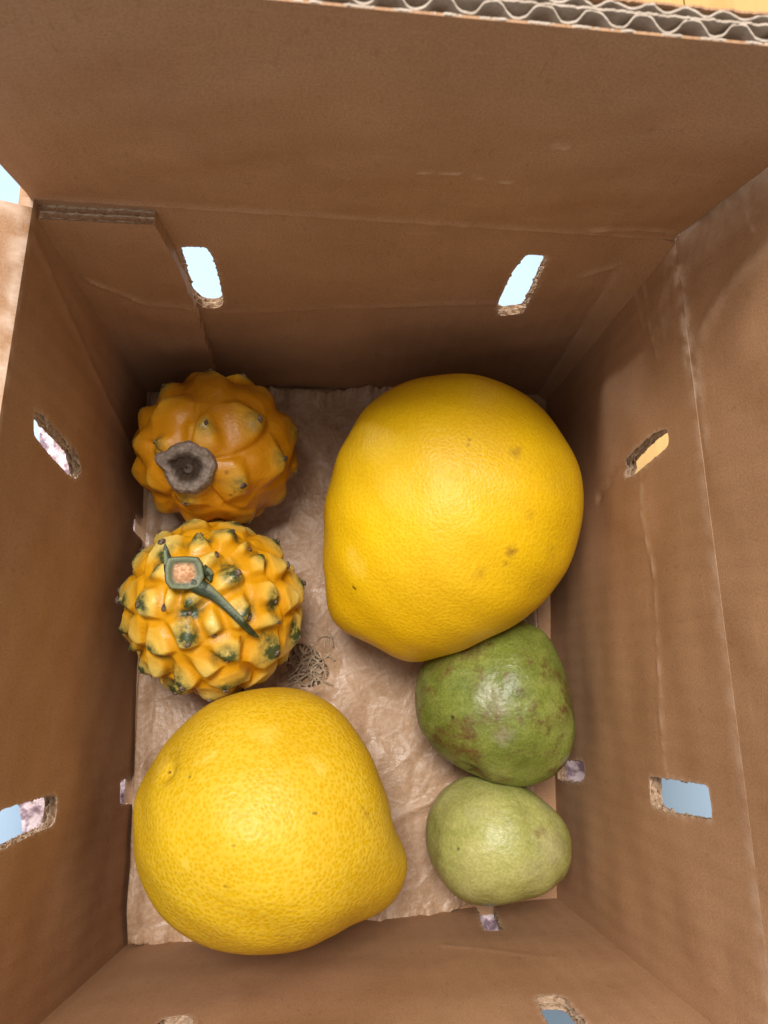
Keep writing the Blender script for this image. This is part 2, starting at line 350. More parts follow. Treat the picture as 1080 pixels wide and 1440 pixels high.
# creases, dents, worn score lines, and glow painted at the back right corner
cu = [back.inv(p) for p in ((872,372), (760,552))]
def back_strip(u, v):
    uc = cu[1][0] + (cu[0][0]-cu[1][0])*np.clip((v-cu[1][1])/(cu[0][1]-cu[1][1]), -.2, 1.3)
    return -.0042*np.clip((u-uc)/np.maximum(1-uc, .02), 0, 1.1)
back.extra = back_strip
back.line([(872,372),(760,552)], .0012, -.0006, .12)
back.line([(530,432),(700,425)], .0012, .0005, .10).line([(820,386),(872,372)], .0010, .0007, .25).line([(300,440),(530,432)], .0010, .0004, .06)
right.line([(905,668),(908,720),(922,810),(940,1085)], .0008, .0003, .34, .6).line([(882,655),(866,668),(845,700)], .0018, -.0012, .0)
right.line([(862,555),(905,590)], .012, .0012, 0, 0).line([(870,720),(905,740)], .010, .0008, 0, 0)
right.line([(905,390),(912,450),(925,500)], .0009, .0004, .22, .6).line([(890,400),(905,460)], .0009, .0003, .2, .6)
right.uvline([(0,1.0),(.25,1.0),(1.0,1.0)], .0034, .0, .26, .5).uvline([(0,1.0),(.18,1.0)], .0036, .0, .75, .9).uvline([(.02,.97),(.10,.90)], .006, .0, .22, .6)  # scuffed rim, made paler at the corner to paint in window glow
left.uvline([(0,1.0),(1,1.0)], .0024, .0002, .4, .6).line([(45,330),(110,470),(190,640)], .002, .0006, .05)
front.uvline([(0,1),(1,1)], .003, .0005, .4)
front.line([(620,1330),(780,1345)], .001, .0003, .05)
HB = [[(250,347),(290,345),(300,360),(308,390),(315,426),(308,434),(286,433),(270,418)], [(740,358),(770,360),(764,380),(736,440),(702,444),(696,434),(722,380)]]
HL = [[(50,577),(62,581),(112,636),(118,662),(110,674),(100,669),(50,612)], [(-28,1148),(78,1116),(83,1122),(78,1160),(5,1194),(-35,1210)], [(189,722),(215,736),(218,757),(207,769),(186,745)], [(169,1098),(190,1090),(189,1131),(168,1131)]]
HR = [[(940,602),(943,626),(898,668),(882,674),(880,650),(924,608)], [(919,1091),(936,1094),(998,1104),(1004,1154),(940,1143),(920,1132)], [(795,1068),(822,1070),(824,1094),(814,1102),(783,1097),(784,1070)]]
HF = [[(752,1402),(770,1399),(792,1401),(822,1436),(845,1475),(790,1480),(765,1432)], [(220,1441),(232,1431),(262,1429),(273,1436),(265,1490),(205,1495)], [(667,1270),(692,1270),(708,1308),(681,1308)]]
build_panel('back_wall', back, box, HB, hole_seed=1)
build_panel('left_wall', left, box, HL, hole_seed=11)
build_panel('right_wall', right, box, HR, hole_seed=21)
build_panel('front_wall', front, box, HF, hole_seed=31)
# glue tab: the left wall's end folded flat against the back wall
TT = .0050
tab = Panel(*[c - TT*back.n for c in back.c], W_, H, seed=9, bumpamp=.0005)
tpx = [(218,318),(245,365),(270,425),(285,465),(302,528)]; tuv = np.array([tab.inv(p) for p in tpx])
o_ = np.argsort(tuv[:, 1]); tu, tv = tuv[o_, 0], tuv[o_, 1]
tab.line([(120,392),(165,412),(210,430),(272,436)], .0010, .0007, .16, .6)
wj = Wob(1, 10, 8, 60, 77)
def tab_end(v):
    return np.interp(v, tv, tu) + .0014*wj(v[:, None])*np.clip(1-(v-.72)/.05, 0.1, 1)
build_panel('glue_tab', tab, box, (), v1=tab.inv((130,312))[1], u0=.0, umax=tab_end, thick=TT-.0002)
def edge_strip(name, A, B, n_out, n_up, thick, parent, seed, inset=.0004):
    """recessed fluted cut edge along A->B on top of a board (n_out across it)"""
    L = np.linalg.norm(B-A); ns = int(L/.0005); nt = 26; t = np.linspace(0, 1, nt)[None, :]; s = np.linspace(0, L, ns)[:, None]
    z = np.full((ns, nt), -.0035); wz = Wob(1, 10, 40, 500, seed)
    for c, wl in ((.03, .07), (.5, .06), (.97, .07)): z = np.maximum(z, np.where(np.abs(t-c-.02*wz(s)[:, None]) < wl, inset, -1))
    for c, lam in ((.26, .0075), (.74, .0066)): z = np.maximum(z, np.where(np.abs(t-c-.2*np.sin(2*math.pi*s/lam+seed)-.03*wz(s)[:, None]) < .07, inset*.4, -1))
    z = z + np.random.default_rng(seed).normal(size=z.shape)*.0001
    P = A + nrm(B-A)*s[..., None] + n_out*(t*thick)[..., None] + n_up*z[..., None]
    idx = np.arange(ns*nt).reshape(ns, nt); Q = np.stack([idx[:-1,:-1], idx[:-1,1:], idx[1:,1:], idx[1:,:-1]], -1).reshape(-1, 4)
    o = mesh_obj(name, P.reshape(-1,3), Q, EDGE, None); o.parent = parent; o.matrix_parent_inverse = inv; return o
tve = tab.inv((130,312))[1]; tue = float(tab_end(np.array([tve]))[0])
edge_strip('cut_edge', tab.at(np.array(0.004), np.array(tve)), tab.at(np.array(tue), np.array(tve)), back.n, np.array([0,0,1.]), TT, box, 5, .0006)
# bottom
slab_b = Panel(f_['FL']-[.004,.004,0], f_['FR']-[-.004,.004,0], f_['BL']+[-.004,.004,0], f_['BR']+[.004,.004,0], W_, D_, inside=np.array([0,0,1.]), seed=8, bumpamp=.0003)
build_panel('bottom', slab_b, box, (), step=.003, u0=0, u1=1, v0=0, v1=1, thick=.005)
# flaps ------------------------------------------------------------
def flap(rimA, rimB, dirv, h, U, seed, inside, endrag=None, amp=.0008):
    p = Panel(rimA, rimB, rimA+np.asarray(dirv)*h, rimB+np.asarray(dirv)*h, U, h, inside=inside, seed=seed, bumpamp=amp); p.hinge = True; return p
a = math.radians(-13); dB = np.array([0, math.sin(a), math.cos(a)])
hB = .1015
bf = flap(r_['BL']+[-.001,0,0], r_['BR']+[-.0004,-.002,0], dB, hB, .22, 13, np.array([0,-.1,.2]), amp=.0006); bf.c[2] = bf.c[2] + dB*.0025; bf.c[3] = bf.c[3] + dB*.0022 + np.array([-.0018,0,0])
bf.line([(590,243),(604,244)], .0007, .0003, .6).line([(622,245),(642,247)], .0007, .0003, .6).line([(668,250),(676,252)], .0007, .0003, .6).line([(705,254),(718,256)], .0006, .0003, .4).line([(780,206),(795,209)], .0008, .0003, .4)
bf.uvline([(0,0),(.45,0.0),(1,0)], .0016, .0007, .10).uvline([(.86,.03),(.93,.065),(.99,.05)], .0014, .0007, .25)
bfo = build_panel('back_flap', bf, box, (), u0=0, u1=1, v0=0, v1=1, thick=.0006, edges=False)
TF = .0078
ou = mesh_obj; 
def ribbon(name, tfun, depth, parent, mat, thick=.0005, n=1400, rag=.00012, seed=0):
    """paper strip running along the flap's upper edge; tfun(s) is its distance behind the inner liner"""
    s = np.linspace(0, 1, n); r = np.random.default_rng(seed); vtop = 1 + (Wob(1, 12, 20, 300, seed)(s[:, None])*rag)/hB
    rows = []
    for off in (0, thick):
        for vv in (vtop, np.full(n, 1-depth/hB)):
            h, _ = bf.field(s, np.minimum(vv, 1)); rows.append(bf.flat(s, vv) + (h + tfun(s*.22) + off)[:, None]*bf.n)
    V = np.concatenate(rows); i = np.arange(n-1); T0, B0, T1, B1 = 0, n, 2*n, 3*n
    q = lambda A, B: np.stack([A+i, A+i+1, B+i+1, B+i], 1)
    o = mesh_obj(name, V, np.concatenate([q(T0,B0), q(B1,T1), q(T1,T0)]), mat, None); o.data.set_sharp_from_angle(angle=math.radians(60)); o.parent = parent
    return o
wv = Wob(1, 8, 5, 40, 41)
ribbon('flute', lambda s: .0006+.0017+.0015*np.tanh(1.3*np.sin(2*math.pi*s/.0105+.25*wv(s[:, None])))/.86, .03, bfo, FLUTE, seed=1)
ribbon('middle_liner', lambda s: .0041+0*s+.0001*wv(s[:, None]), .03, bfo, FLUTE, seed=2)
ribbon('flute', lambda s: .0046+.0008+.0007*np.sin(2*math.pi*s/.0080+.4*wv(s[:, None]+3)), .03, bfo, FLUTE, seed=3)
ribbon('outer_liner', lambda s: .0064+0*s, hB, bfo, CARD, seed=4)
ribbon('inner_liner_edge', lambda s: 0*s+.00015, .003, bfo, FLUTE, thick=.0005, seed=5)
# right flap stands steeply, leaning out
a = math.radians(88); dR = np.array([math.cos(a), math.tan(math.radians(-4)), math.sin(a)])
rf = flap(r_['BR']+[.0002,-.0020,0], r_['FR'], dR, .064, D_, 15, np.array([-.2,0,.2]), amp=.0006)
rf.uvline([(0,0),(0,1)], .0045, .0, .9, .5).uvline([(.02,.15),(.02,1)], .012, .0, .40, .2).uvline([(0,0),(.22,0)], .0036, .0, .6, .8).uvline([(.05,.05),(.30,.05)], .002, .0002, .15, .5).line([(985,470),(1020,410),(1080,350)], .0030, .0009, .16, .2)  # frayed pale end; the broad pale bands also paint window glow into the colour
rf.line([(1040,270),(1062,325)], .0008, .0003, .4)
rw = Wob(1, 6, 20, 90, 55)
u_start = lambda v: None
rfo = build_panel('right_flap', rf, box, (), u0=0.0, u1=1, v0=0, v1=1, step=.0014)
# left flap folded down outwards
a = math.radians(22); dL = np.array([-math.cos(a), 0, math.sin(a)])
lf = flap(r_['BL']+[0,-.004,0], r_['FL'], dL, .045, D_, 17, np.array([-.1,0,.5]), amp=.0012)
lf.uvline([(0,.03),(1,.03)], .003, .0003, .5, .8).uvline([(0,0),(0,1)], .004, .0002, .5, .8).uvline([(0,.30),(.6,.26)], .002, .0004, .3, .8)
build_panel('left_flap', lf, box, (), u0=0, u1=1, v0=0, v1=1, step=.0018)
a = math.radians(-50); dF = np.array([0, -math.cos(a), math.sin(a)])
ff = flap(r_['FL'], r_['FR'], dF, .09, .22, 19, np.array([0,-.2,.6]))
build_panel('front_flap', ff, box, (), u0=0, u1=1, v0=0, v1=1, step=.003)

# ------------------------------------------------------------------ packing paper on the bottom
def poly_at(px, z): return np.array([at(x, y, z)[:2] for x, y in px])
e_back = poly_at([(212,556),(300,552),(380,547),(430,552),(480,546),(530,546),(600,555),(755,566)], .004)
e_front = poly_at([(182,1322),(260,1333),(350,1330),(440,1312),(500,1303),(530,1301),(570,1302),(615,1292),(655,1275),(690,1262)], .003)
e_left = poly_at([(182,1322),(187,1150),(192,1000),(205,800),(212,556)], .003)
e_right = poly_at([(690,1262),(748,1180),(752,1000),(752,860),(755,566)], .003)
def along(P, t):
    L = np.concatenate([[0], np.cumsum(np.linalg.norm(np.diff(P, axis=0), axis=1))]); return np.stack([np.interp(t*L[-1], L, P[:, i]) for i in (0, 1)], -1)
nu, nv = 230, 290; u = np.linspace(0, 1, nu); v = np.linspace(0, 1, nv); jj = Wob(1, 12, 4, 60, 3)
fr, bk, lt, rt = along(e_front, u), along(e_back, u), along(e_left, v), along(e_right, v)
fr = fr + np.stack([0*u, .0011*jj(u[:, None])*np.sin(u*math.pi)], 1); bk = bk + np.stack([0*u, .0010*jj(u[:, None]+4)*np.sin(u*math.pi)], 1)
U_, V_ = u[None, :, None], v[:, None, None]
XY = (1-V_)*fr[None] + V_*bk[None] + (1-U_)*lt[:, None] + U_*rt[:, None] - ((1-U_)*(1-V_)*fr[0] + U_*(1-V_)*fr[-1] + (1-U_)*V_*bk[0] + U_*V_*bk[-1])
h = np.zeros((nv, nu)); r = np.random.default_rng(12)
wx = Wob(2, 8, 10, 60, 21); wy = Wob(2, 8, 10, 60, 22); Xw = XY + .0022*np.stack([wx(XY), wy(XY)], -1)
for kf in range(230):
    c = np.array([r.uniform(-.11, .11), r.uniform(-.14, .14)]); th = r.uniform(0, math.pi); nn = np.array([math.cos(th), math.sin(th)]); tt = np.array([-nn[1], nn[0]])
    d = (Xw-c) @ nn; s_ = (Xw-c) @ tt; ln = r.uniform(.012, .05); wd = r.uniform(.004, .018)
    h += r.normal()*.0013*np.clip(1-np.abs(d)/wd, 0, 1)*np.exp(-(s_/ln)**2)
h += .0007*Wob(2, 8, 12, 40, 31)(XY)
edge = np.minimum(np.minimum(U_[..., 0], 1-U_[..., 0])*.2, np.minimum(V_[..., 0], 1-V_[..., 0])*.27); edge = np.broadcast_to(edge, h.shape)
h = np.maximum(h + .0030, .0008) + .0018*np.exp(-(edge/.006)**2)*(1+.6*jj(XY[..., :1]*9))
# raised fold by the back wall and by the lower front edge
tear = poly_at([(404,912),(420,903),(440,912),(456,930),(465,948),(452,962),(432,968),(414,958),(400,940)], .004)
Rt, _ = resample(tear, .0006, .0016, .0004, 4); cen = .25*(XY[:-1,:-1]+XY[1:,:-1]+XY[:-1,1:]+XY[1:,1:]); ins = inside_poly(cen, Rt)
vin = np.zeros((nv, nu), int); vo = np.zeros_like(vin)
for a_ in (0, 1):
    for b_ in (0, 1): vin[a_:nv-1+a_, b_:nu-1+b_] += ins; vo[a_:nv-1+a_, b_:nu-1+b_] += ~ins
for (a_, b_) in np.argwhere((vin > 0) & (vo > 0)): XY[a_, b_] = Rt[np.argmin(((Rt-XY[a_, b_])**2).sum(1))]
dt = np.sqrt(((XY[:, :, None, :]-Rt[None, None, ::3])**2).sum(-1).min(-1)); h += .0030*np.exp(-(dt/.005)**2)*(1+.7*np.sin(np.arctan2(XY[...,1]-Rt[:,1].mean(), XY[...,0]-Rt[:,0].mean())*3))
idx = np.arange(nv*nu).reshape(nv, nu); Q = np.stack([idx[:-1,:-1], idx[:-1,1:], idx[1:,1:], idx[1:,:-1]], -1)[~ins]
pp = mesh_obj('packing_paper', np.concatenate([XY, h[..., None]], -1).reshape(-1, 3), Q, PAPER)
sol = pp.modifiers.new('thickness', 'SOLIDIFY'); sol.thickness = .0002; sol.offset = -1
tag(pp, 'crumpled brown kraft paper sheet lining the bottom of the box', 'paper')
# shredded strands showing through the tear
V, F = [], []; c0 = Rt.mean(0); r = np.random.default_rng(33)
for kf in range(95):
    p = np.array([c0[0]+r.normal()*.0065, c0[1]+r.normal()*.0062, r.uniform(.0015, .0062)]); th = r.uniform(0, 2*math.pi); cu_ = r.normal()*160; L = r.uniform(.006, .016); wd = r.uniform(.00022, .0005); n = 9
    for i in range(n):
        t = np.array([math.cos(th), math.sin(th), r.normal()*.12]); sd = np.array([-t[1], t[0], .3])
        for q_, dz in ((-1, 0), (1, 0), (1, -.0002), (-1, -.0002)): V.append(p + sd*wd*q_ + [0, 0, dz])
        p = p + t*L/n; p[2] = np.clip(p[2], .001, .0075); th += cu_*L/n
        if i:
            b0 = len(V)-8
            for e in range(4): F.append((b0+e, b0+(e+1) % 4, b0+4+(e+1) % 4, b0+4+e))
st = mesh_obj('shredded_straw', V, np.array(F), mat_simple('dry_straw', [(.3, (.20,.13,.08)), (.7, (.50,.38,.26))], 260, .6), smooth=False)
tag(st, 'small patch of pale shredded straw showing through the torn paper', 'straw', kind='stuff')

# ------------------------------------------------------------------ fruit bodies
def ico(sub):
    bm = bmesh.new(); bmesh.ops.create_icosphere(bm, subdivisions=sub, radius=1); V = np.array([v.co[:] for v in bm.verts]); F = np.array([[v.index for v in f.verts] for f in bm.faces]); bm.free(); return nrm(V), F
ICO = ico(7)
def smooth_per(R, k):
    f = np.fft.rfft(R); f *= np.exp(-(np.arange(len(f))/k)**2); return np.fft.irfft(f, len(R))
class Fruit:
    """closed body: outline across the line of sight with its own depth behind and in front, resting at height z0"""
    def __init__(s, contour, h_up, h_dn, z0=.0035, zc=.05, sharp=14, core=2.2, pw=3.0, plump=.94):
        c = np.array(contour, float); s.D = ICO[0]; s.N = 512; th = np.arange(s.N)*2*math.pi/s.N - math.pi; s.pw = pw
        cpx = .5*(c.max(0)+c.min(0)); s.h = (h_up, h_dn); s.plump = plump
        for it in range(4):
            s.C = at(*cpx, zc); s.w = nrm(CC-s.C); s.e1 = nrm(np.cross(CR[:, 1], s.w)); s.e2 = np.cross(s.w, s.e1)
            def plane(px):
                d = (CR @ np.stack([(px[:, 0]-540)/CF, -(px[:, 1]-720)/CF, -np.ones(len(px))])).T
                t = ((s.C-CC) @ s.w)/(d @ s.w); q = CC + t[:, None]*d - s.C; return q @ s.e1, q @ s.e2
            x, y = plane(c); a = np.arctan2(y, x); o = np.argsort(a); r0 = np.hypot(x, y)
            T = smooth_per(np.interp(th, np.concatenate([a[o]-2*math.pi, a[o], a[o]+2*math.pi]), np.tile(r0[o], 3)), sharp); R = T.copy()
            for j in range(4):
                s.R = R; s.Rs = smooth_per(R, core); P = s.points(); q = P-CC; t = ((s.C-CC) @ s.w)/(q @ s.w); pl = CC + t[:, None]*q - s.C
                px_, py_ = pl @ s.e1, pl @ s.e2; aa = ((np.arctan2(py_, px_)+math.pi)/(2*math.pi)*128).astype(int) % 128; mx = np.zeros(128); np.maximum.at(mx, aa, np.hypot(px_, py_))
                m = np.interp(th, (np.arange(128)+.5)*2*math.pi/128-math.pi, mx, period=2*math.pi); R = R*smooth_per(T/m, 10)
            s.R = R; s.Rs = smooth_per(R, core); zc += z0 - s.points()[:, 2].min()
        s.zc = zc; s.P = s.points()
    def points(s):
        D = s.D; sp = np.sqrt(np.maximum(1-D[:, 2]**2, 0)); th = np.arctan2(D[:, 1], D[:, 0]); grid = np.arange(s.N)*2*math.pi/s.N - math.pi
        Rf = np.interp(th, grid, s.R, period=2*math.pi); Rs = np.interp(th, grid, s.Rs, period=2*math.pi); k = sp**s.pw; R = Rs + (Rf-Rs)*k
        hh = np.where(D[:, 2] > 0, s.h[0], s.h[1]); rr = sp**s.plump
        return s.C + (R*rr)[:, None]*(np.cos(th)[:, None]*s.e1 + np.sin(th)[:, None]*s.e2) + (hh*np.sign(D[:, 2])*np.abs(D[:, 2])**.98)[:, None]*s.w
    def normals(s):
        F = ICO[1]; P = s.P; fn = np.cross(P[F[:, 1]]-P[F[:, 0]], P[F[:, 2]]-P[F[:, 0]]); n = np.zeros_like(P)
        for i in range(3): np.add.at(n, F[:, i], fn)
        return nrm(n)
    def hit(s, px):
        """front surface point under a photo pixel"""
        q = proj(s.P); n = s.normals(); f = ((CC-s.P)*n).sum(1) > 0; d = np.hypot(*(q-px).T) + np.where(f, 0, 1e6); return s.P[np.argmin(d)], n[np.argmin(d)]
def spots(P, marks, fr, seed=1):
    """soft-edged skin marks and painted highlights: (px, py, radius mm, strength)"""
    a = np.zeros(len(P)); nz = Wob(3, 14, 60, 420, seed)(P)
    for px, py, rad, st in marks:
        c, _ = fr.hit((px, py)); d = np.linalg.norm(P-c, axis=1)/(rad*.001); a = np.maximum(a, st*np.clip(1.35-d+.22*nz, 0, 1))
    return np.clip(a, 0, 1)
def fruit_obj(name, part, fr, mat, attrs, label, cat, group):
    base = fr.C.copy(); base[2] = fr.P[:, 2].min(); e = empty(name, base); tag(e, label, cat, group)
    mesh_obj(part, fr.P-base, ICO[1], mat, e, attrs=attrs); return e, base

# pomelos
P1 = [(640,525),(690,530),(735,548),(772,580),(798,622),(813,665),(818,710),(812,762),(795,805),(765,842),(725,873),(685,896),(645,915),(605,929),(575,933),(552,927),(535,914),(512,902),(485,890),(467,872),(460,848),(459,810),(455,765),(456,720),(463,680),(478,635),(500,590),(530,556),(565,537),(600,528)]
f1 = Fruit(P1, .056, .054, core=2.4, pw=4.0, sharp=16)
n0 = f1.normals(); f1.P = f1.P + n0*(.0005*Wob(3, 10, 15, 70, 5)(f1.P))[:, None]
M_P1 = mat_pomelo('golden_pomelo_skin', (.65,.370,.001), (.73,.455,.001), (.83,.57,.015), .38, 760, .7)
at1 = dict(russet=spots(f1.P, [(718,778,2.6,.9),(713,790,1.6,.7),(745,727,2,.45),(722,635,2.4,.55),(730,632,1.5,.6),(775,775,3.5,.3),(672,810,3,.35),(458,715,3.5,.4),(540,920,5,.25),(640,672,1.2,.2)], f1),
           pale=.5*spots(f1.P, [(605,645,1.6,.6),(500,795,5,.5),(560,690,9,.35),(620,690,9,.35),(495,780,3,.6)], f1, 3),  # pale marks, the broad ones painting soft highlights into the rind colour
           speck=spots(f1.P, [(497,824,.7,1),(500,828,.7,1),(661,620,.4,.6),(658,625,.4,.5)], f1, 4))
pom1, b1 = fruit_obj('pomelo', 'rind', f1, M_P1, at1, 'smooth golden pear-shaped pomelo against the back right corner of the box', 'pomelo', 'pomelos')
P2 = [(392,967),(355,970),(315,983),(275,1005),(240,1037),(213,1075),(196,1115),(188,1160),(188,1205),(197,1245),(216,1280),(245,1307),(280,1326),(325,1339),(370,1343),(415,1336),(455,1320),(495,1303),(530,1288),(553,1268),(567,1245),(573,1218),(570,1192),(560,1170),(551,1150),(545,1120),(532,1085),(513,1050),(487,1013),(460,988),(428,972)]
f2 = Fruit(P2, .057, .055, core=2.0, pw=6.5, sharp=40)
n0 = f2.normals(); f2.P = f2.P + n0*(.0005*Wob(3, 10, 15, 70, 8)(f2.P))[:, None]
c_, n_ = f2.hit((236,1086)); d_ = np.linalg.norm(f2.P-c_, axis=1); f2.P = f2.P - n0*(.0022*np.exp(-(d_/.0035)**2))[:, None]
M_P2 = mat_pomelo('lemon_pomelo_skin', (.60,.355,.001), (.66,.425,.002), (.82,.61,.08), .44, 660, .8)
at2 = dict(russet=spots(f2.P, [(515,1145,1.5,.7),(511,1135,1.2,.6),(520,1160,1.2,.4),(400,1325,6,.25),(430,1322,5,.3),(250,1060,4,.25),(236,1086,1.6,.4),(322,1248,.8,.6)], f2),
           pale=.75*spots(f2.P, [(290,1066,1.6,.7),(300,1060,1.4,.8),(276,1072,1.2,.6),(375,1033,5,.5),(390,1109,.9,.9),(450,1080,3,.6),(440,1070,3,.5),(225,1080,4,.35),(560,1185,5,.25),(258,1215,2,.4)], f2, 3),  # pale marks, with the upper highlight painted into the rind colour
           speck=spots(f2.P, [(238,1087,.75,1),(445,1144,.35,.7),(440,1142,.35,.6),(268,1093,.35,.7),(329,1190,.35,.5),(318,1248,.35,.5)], f2, 4))
pom2, b2 = fruit_obj('pomelo', 'rind', f2, M_P2, at2, 'lemon yellow pomelo with pebbled pale-netted skin against the front wall of the box', 'pomelo', 'pomelos')

# guavas
G1 = [(742,873),(764,889),(780,914),(793,948),(804,985),(809,1020),(805,1055),(792,1082),(765,1099),(735,1105),(705,1103),(682,1096),(668,1086),(655,1078),(638,1076),(618,1066),(601,1045),(590,1018),(585,990),(590,955),(604,925),(630,898),(668,880),(708,869)]
g1 = Fruit(G1, .034, .034, zc=.036, core=2.0, pw=2.6, sharp=8)
n0 = g1.normals(); ang = np.arctan2((g1.P-g1.C) @ g1.e2, (g1.P-g1.C) @ g1.e1)
g1.P = g1.P + n0*(.0005*Wob(3, 10, 22, 90, 15)(g1.P))[:, None]
c_, n_ = g1.hit((663,1084)); d_ = np.linalg.norm(g1.P-c_, axis=1); g1.P = g1.P - n0*(.0030*np.exp(-(d_/.005)**2))[:, None]
M_G1 = mat_guava('deep_green_guava_skin', (.100,.130,.018), (.180,.215,.035), (.31,.33,.085), (.12,.055,.018), 1.6)
atg = dict(russet=.9*spots(g1.P, [(640,1050,7,.9),(625,1040,6,.7),(660,1062,5,.8),(690,985,6,.5),(705,1030,4,.6),(620,940,6,.6),(660,915,7,.55),(700,1000,4,.4),(790,1010,5,.4),(740,925,5,.35)], g1, 9),
           pale=.55*spots(g1.P, [(705,1035,3.5,.7),(690,980,5,.6),(700,990,5,.5),(796,1068,3,.6)], g1, 10), speck=spots(g1.P, [(636,1008,.7,.9),(662,1083,1.2,1),(745,1010,.4,.6),(700,935,.4,.6)], g1, 11))  # pale spot by the low right vent is painted shine
ga, bg1 = fruit_obj('guava', 'skin', g1, M_G1, atg, 'large dark green guava with brown blotches, beside the right wall under the golden pomelo', 'guava', 'guavas')
G2 = [(660,1091),(700,1094),(735,1104),(765,1124),(790,1150),(803,1177),(805,1200),(800,1224),(785,1243),(755,1259),(722,1271),(690,1275),(660,1270),(635,1255),(615,1232),(602,1205),(596,1175),(600,1148),(613,1120),(633,1101)]
g2 = Fruit(G2, .031, .029, zc=.032, core=2.2, pw=2.2, sharp=9)
n0 = g2.normals(); g2.P = g2.P + n0*(.00035*Wob(3, 10, 22, 90, 25)(g2.P))[:, None]
M_G2 = mat_guava('pale_green_guava_skin', (.26,.275,.065), (.385,.385,.115), (.52,.49,.20), (.20,.13,.04), .30)
atg = dict(russet=.8*spots(g2.P, [(763,1168,2.6,.8),(757,1172,1.8,.7),(797,1192,4,.6),(612,1205,5,.6),(620,1230,6,.45),(740,1140,4,.25),(690,1262,6,.3),(603,1150,4,.4)], g2, 9),
           pale=.45*spots(g2.P, [(775,1195,9,.6),(665,1140,4,.5),(760,1215,8,.5)], g2, 10), speck=spots(g2.P, [(644,1193,.7,.9)], g2, 11))
gb, bg2 = fruit_obj('guava', 'skin', g2, M_G2, atg, 'small pale yellow-green guava nearest the front right corner of the box', 'guava', 'guavas')

# yellow dragon fruit
ZS = (852/290.)
def zp(pts): return [(150+x/ZS, 510+y/ZS) for x, y in pts]
def pitaya(contour, tips_px, pole_px, hs, H_in, H_out, W_t, bump, seed, n_hidden, mat, name_label, group, zc, green_r, n_green=99, soft=.16, tilt=.5, tipw=.11, delta=.12, gap=.30):
    fr = Fruit(contour, *hs, zc=zc, core=3, sharp=5, pw=2.0); N0 = fr.normals(); c = fr.C
    pole = nrm(fr.hit(pole_px)[0]-c); tips = []
    for p in tips_px:
        q, n = fr.hit(p); tips.append(nrm(q-c))
    # the unseen side carries on with the same spacing
    g = np.random.default_rng(seed); k = 0; cand = []
    nf = 260; i = np.arange(nf)+.5; ph = np.arccos(1-2*i/nf); th = math.pi*(1+5**.5)*i
    for d in np.stack([np.cos(th)*np.sin(ph), np.sin(th)*np.sin(ph), np.cos(ph)], 1):
        if d @ pole < .93 and all(np.arccos(np.clip(d @ t, -1, 1)) > (n_hidden if d @ fr.w < .30 else gap) for t in tips): tips.append(d)
    tips = np.array(tips); D = nrm(fr.P-c); Hh = np.zeros(len(D)); gr = np.zeros(len(D)); crest = np.zeros(len(D)); wz = Wob(3, 8, 30, 120, seed)(fr.P)
    cs, A_, dl = [], [], []
    for t in tips:
        away = t - (t @ pole)*pole; tl = np.arccos(np.clip(t @ pole, -1, 1)); a = nrm(away - (away @ t)*t) if np.linalg.norm(away) > 1e-3 else fr.e1
        d_ = min(delta, .5*tl); cs.append(math.cos(d_)*t - math.sin(d_)*a); A_.append(a); dl.append(d_)
    cs, A_ = np.array(cs), np.array(A_); ang = np.arccos(np.clip(D @ cs.T, -1, 1))*(1+.06*g.normal(size=len(cs)))[None, :] + (.010*wz)[:, None]
    o = np.argsort(ang, axis=1)[:, :2]; rows = np.arange(len(D)); F1, F2 = ang[rows, o[:, 0]], ang[rows, o[:, 1]]; own = o[:, 0]
    sm = lambda x: x*x*(3-2*x)
    cell = sm(np.clip((F2-F1)/soft, 0, 1)); x = ((D-cs[own])*A_[own]).sum(1); td = np.arccos(np.clip((D*tips[own]).sum(1), -1, 1))
    Hh = np.clip(.58*cell*(1+tilt*np.clip(x/.16, -1, 1)) + .42*np.exp(-(td/tipw)**2)*np.clip(cell*1.6, 0, 1), 0, 1.3)
    for kk, t in enumerate(tips):
        x = (D-t) @ A_[kk]; y = (D-t) @ np.cross(t, A_[kk]); front = (D @ t) > .3
        gd = np.hypot((x+green_r*.30)/1.05, y/1.25)*(1+.22*wz); gr = np.maximum(gr, np.clip(1.25-gd/green_r, 0, 1)*front*(1 if kk < n_green else .3))
    fr.P = fr.P + N0*(bump*(Hh-.45))[:, None] + N0*(.0004*wz)[:, None]
    return fr, tips, Hh, gr, pole
def areoles(e, base, fr, tips, mat_a, size, seed, hmap):
    g = np.random.default_rng(seed); V, F = ico(2); D = nrm(fr.P-fr.C)
    N = fr.normals()
    for t in tips:
        i = np.argmax(D @ t)
        if (CC-fr.P[i]) @ N[i] < -.12*np.linalg.norm(CC-fr.P[i]): continue
        s = size*g.uniform(.7, 1.25); m = V*(1+.3*g.normal(size=(len(V), 1))*.5)*s*[1, .7, .38]; n = N[i]; a = nrm(np.cross(n, g.normal(size=3))); b = np.cross(n, a)
        P = fr.P[i] + n*s*.15 + m[:, :1]*a + m[:, 1:2]*b + m[:, 2:]*n
        mesh_obj('areole', P-base, F, mat_a, e)
M_AR = mat_simple('dry_areole', [(.40, (.035,.022,.015)), (.70, (.30,.21,.16))], 700, .8, .0006)
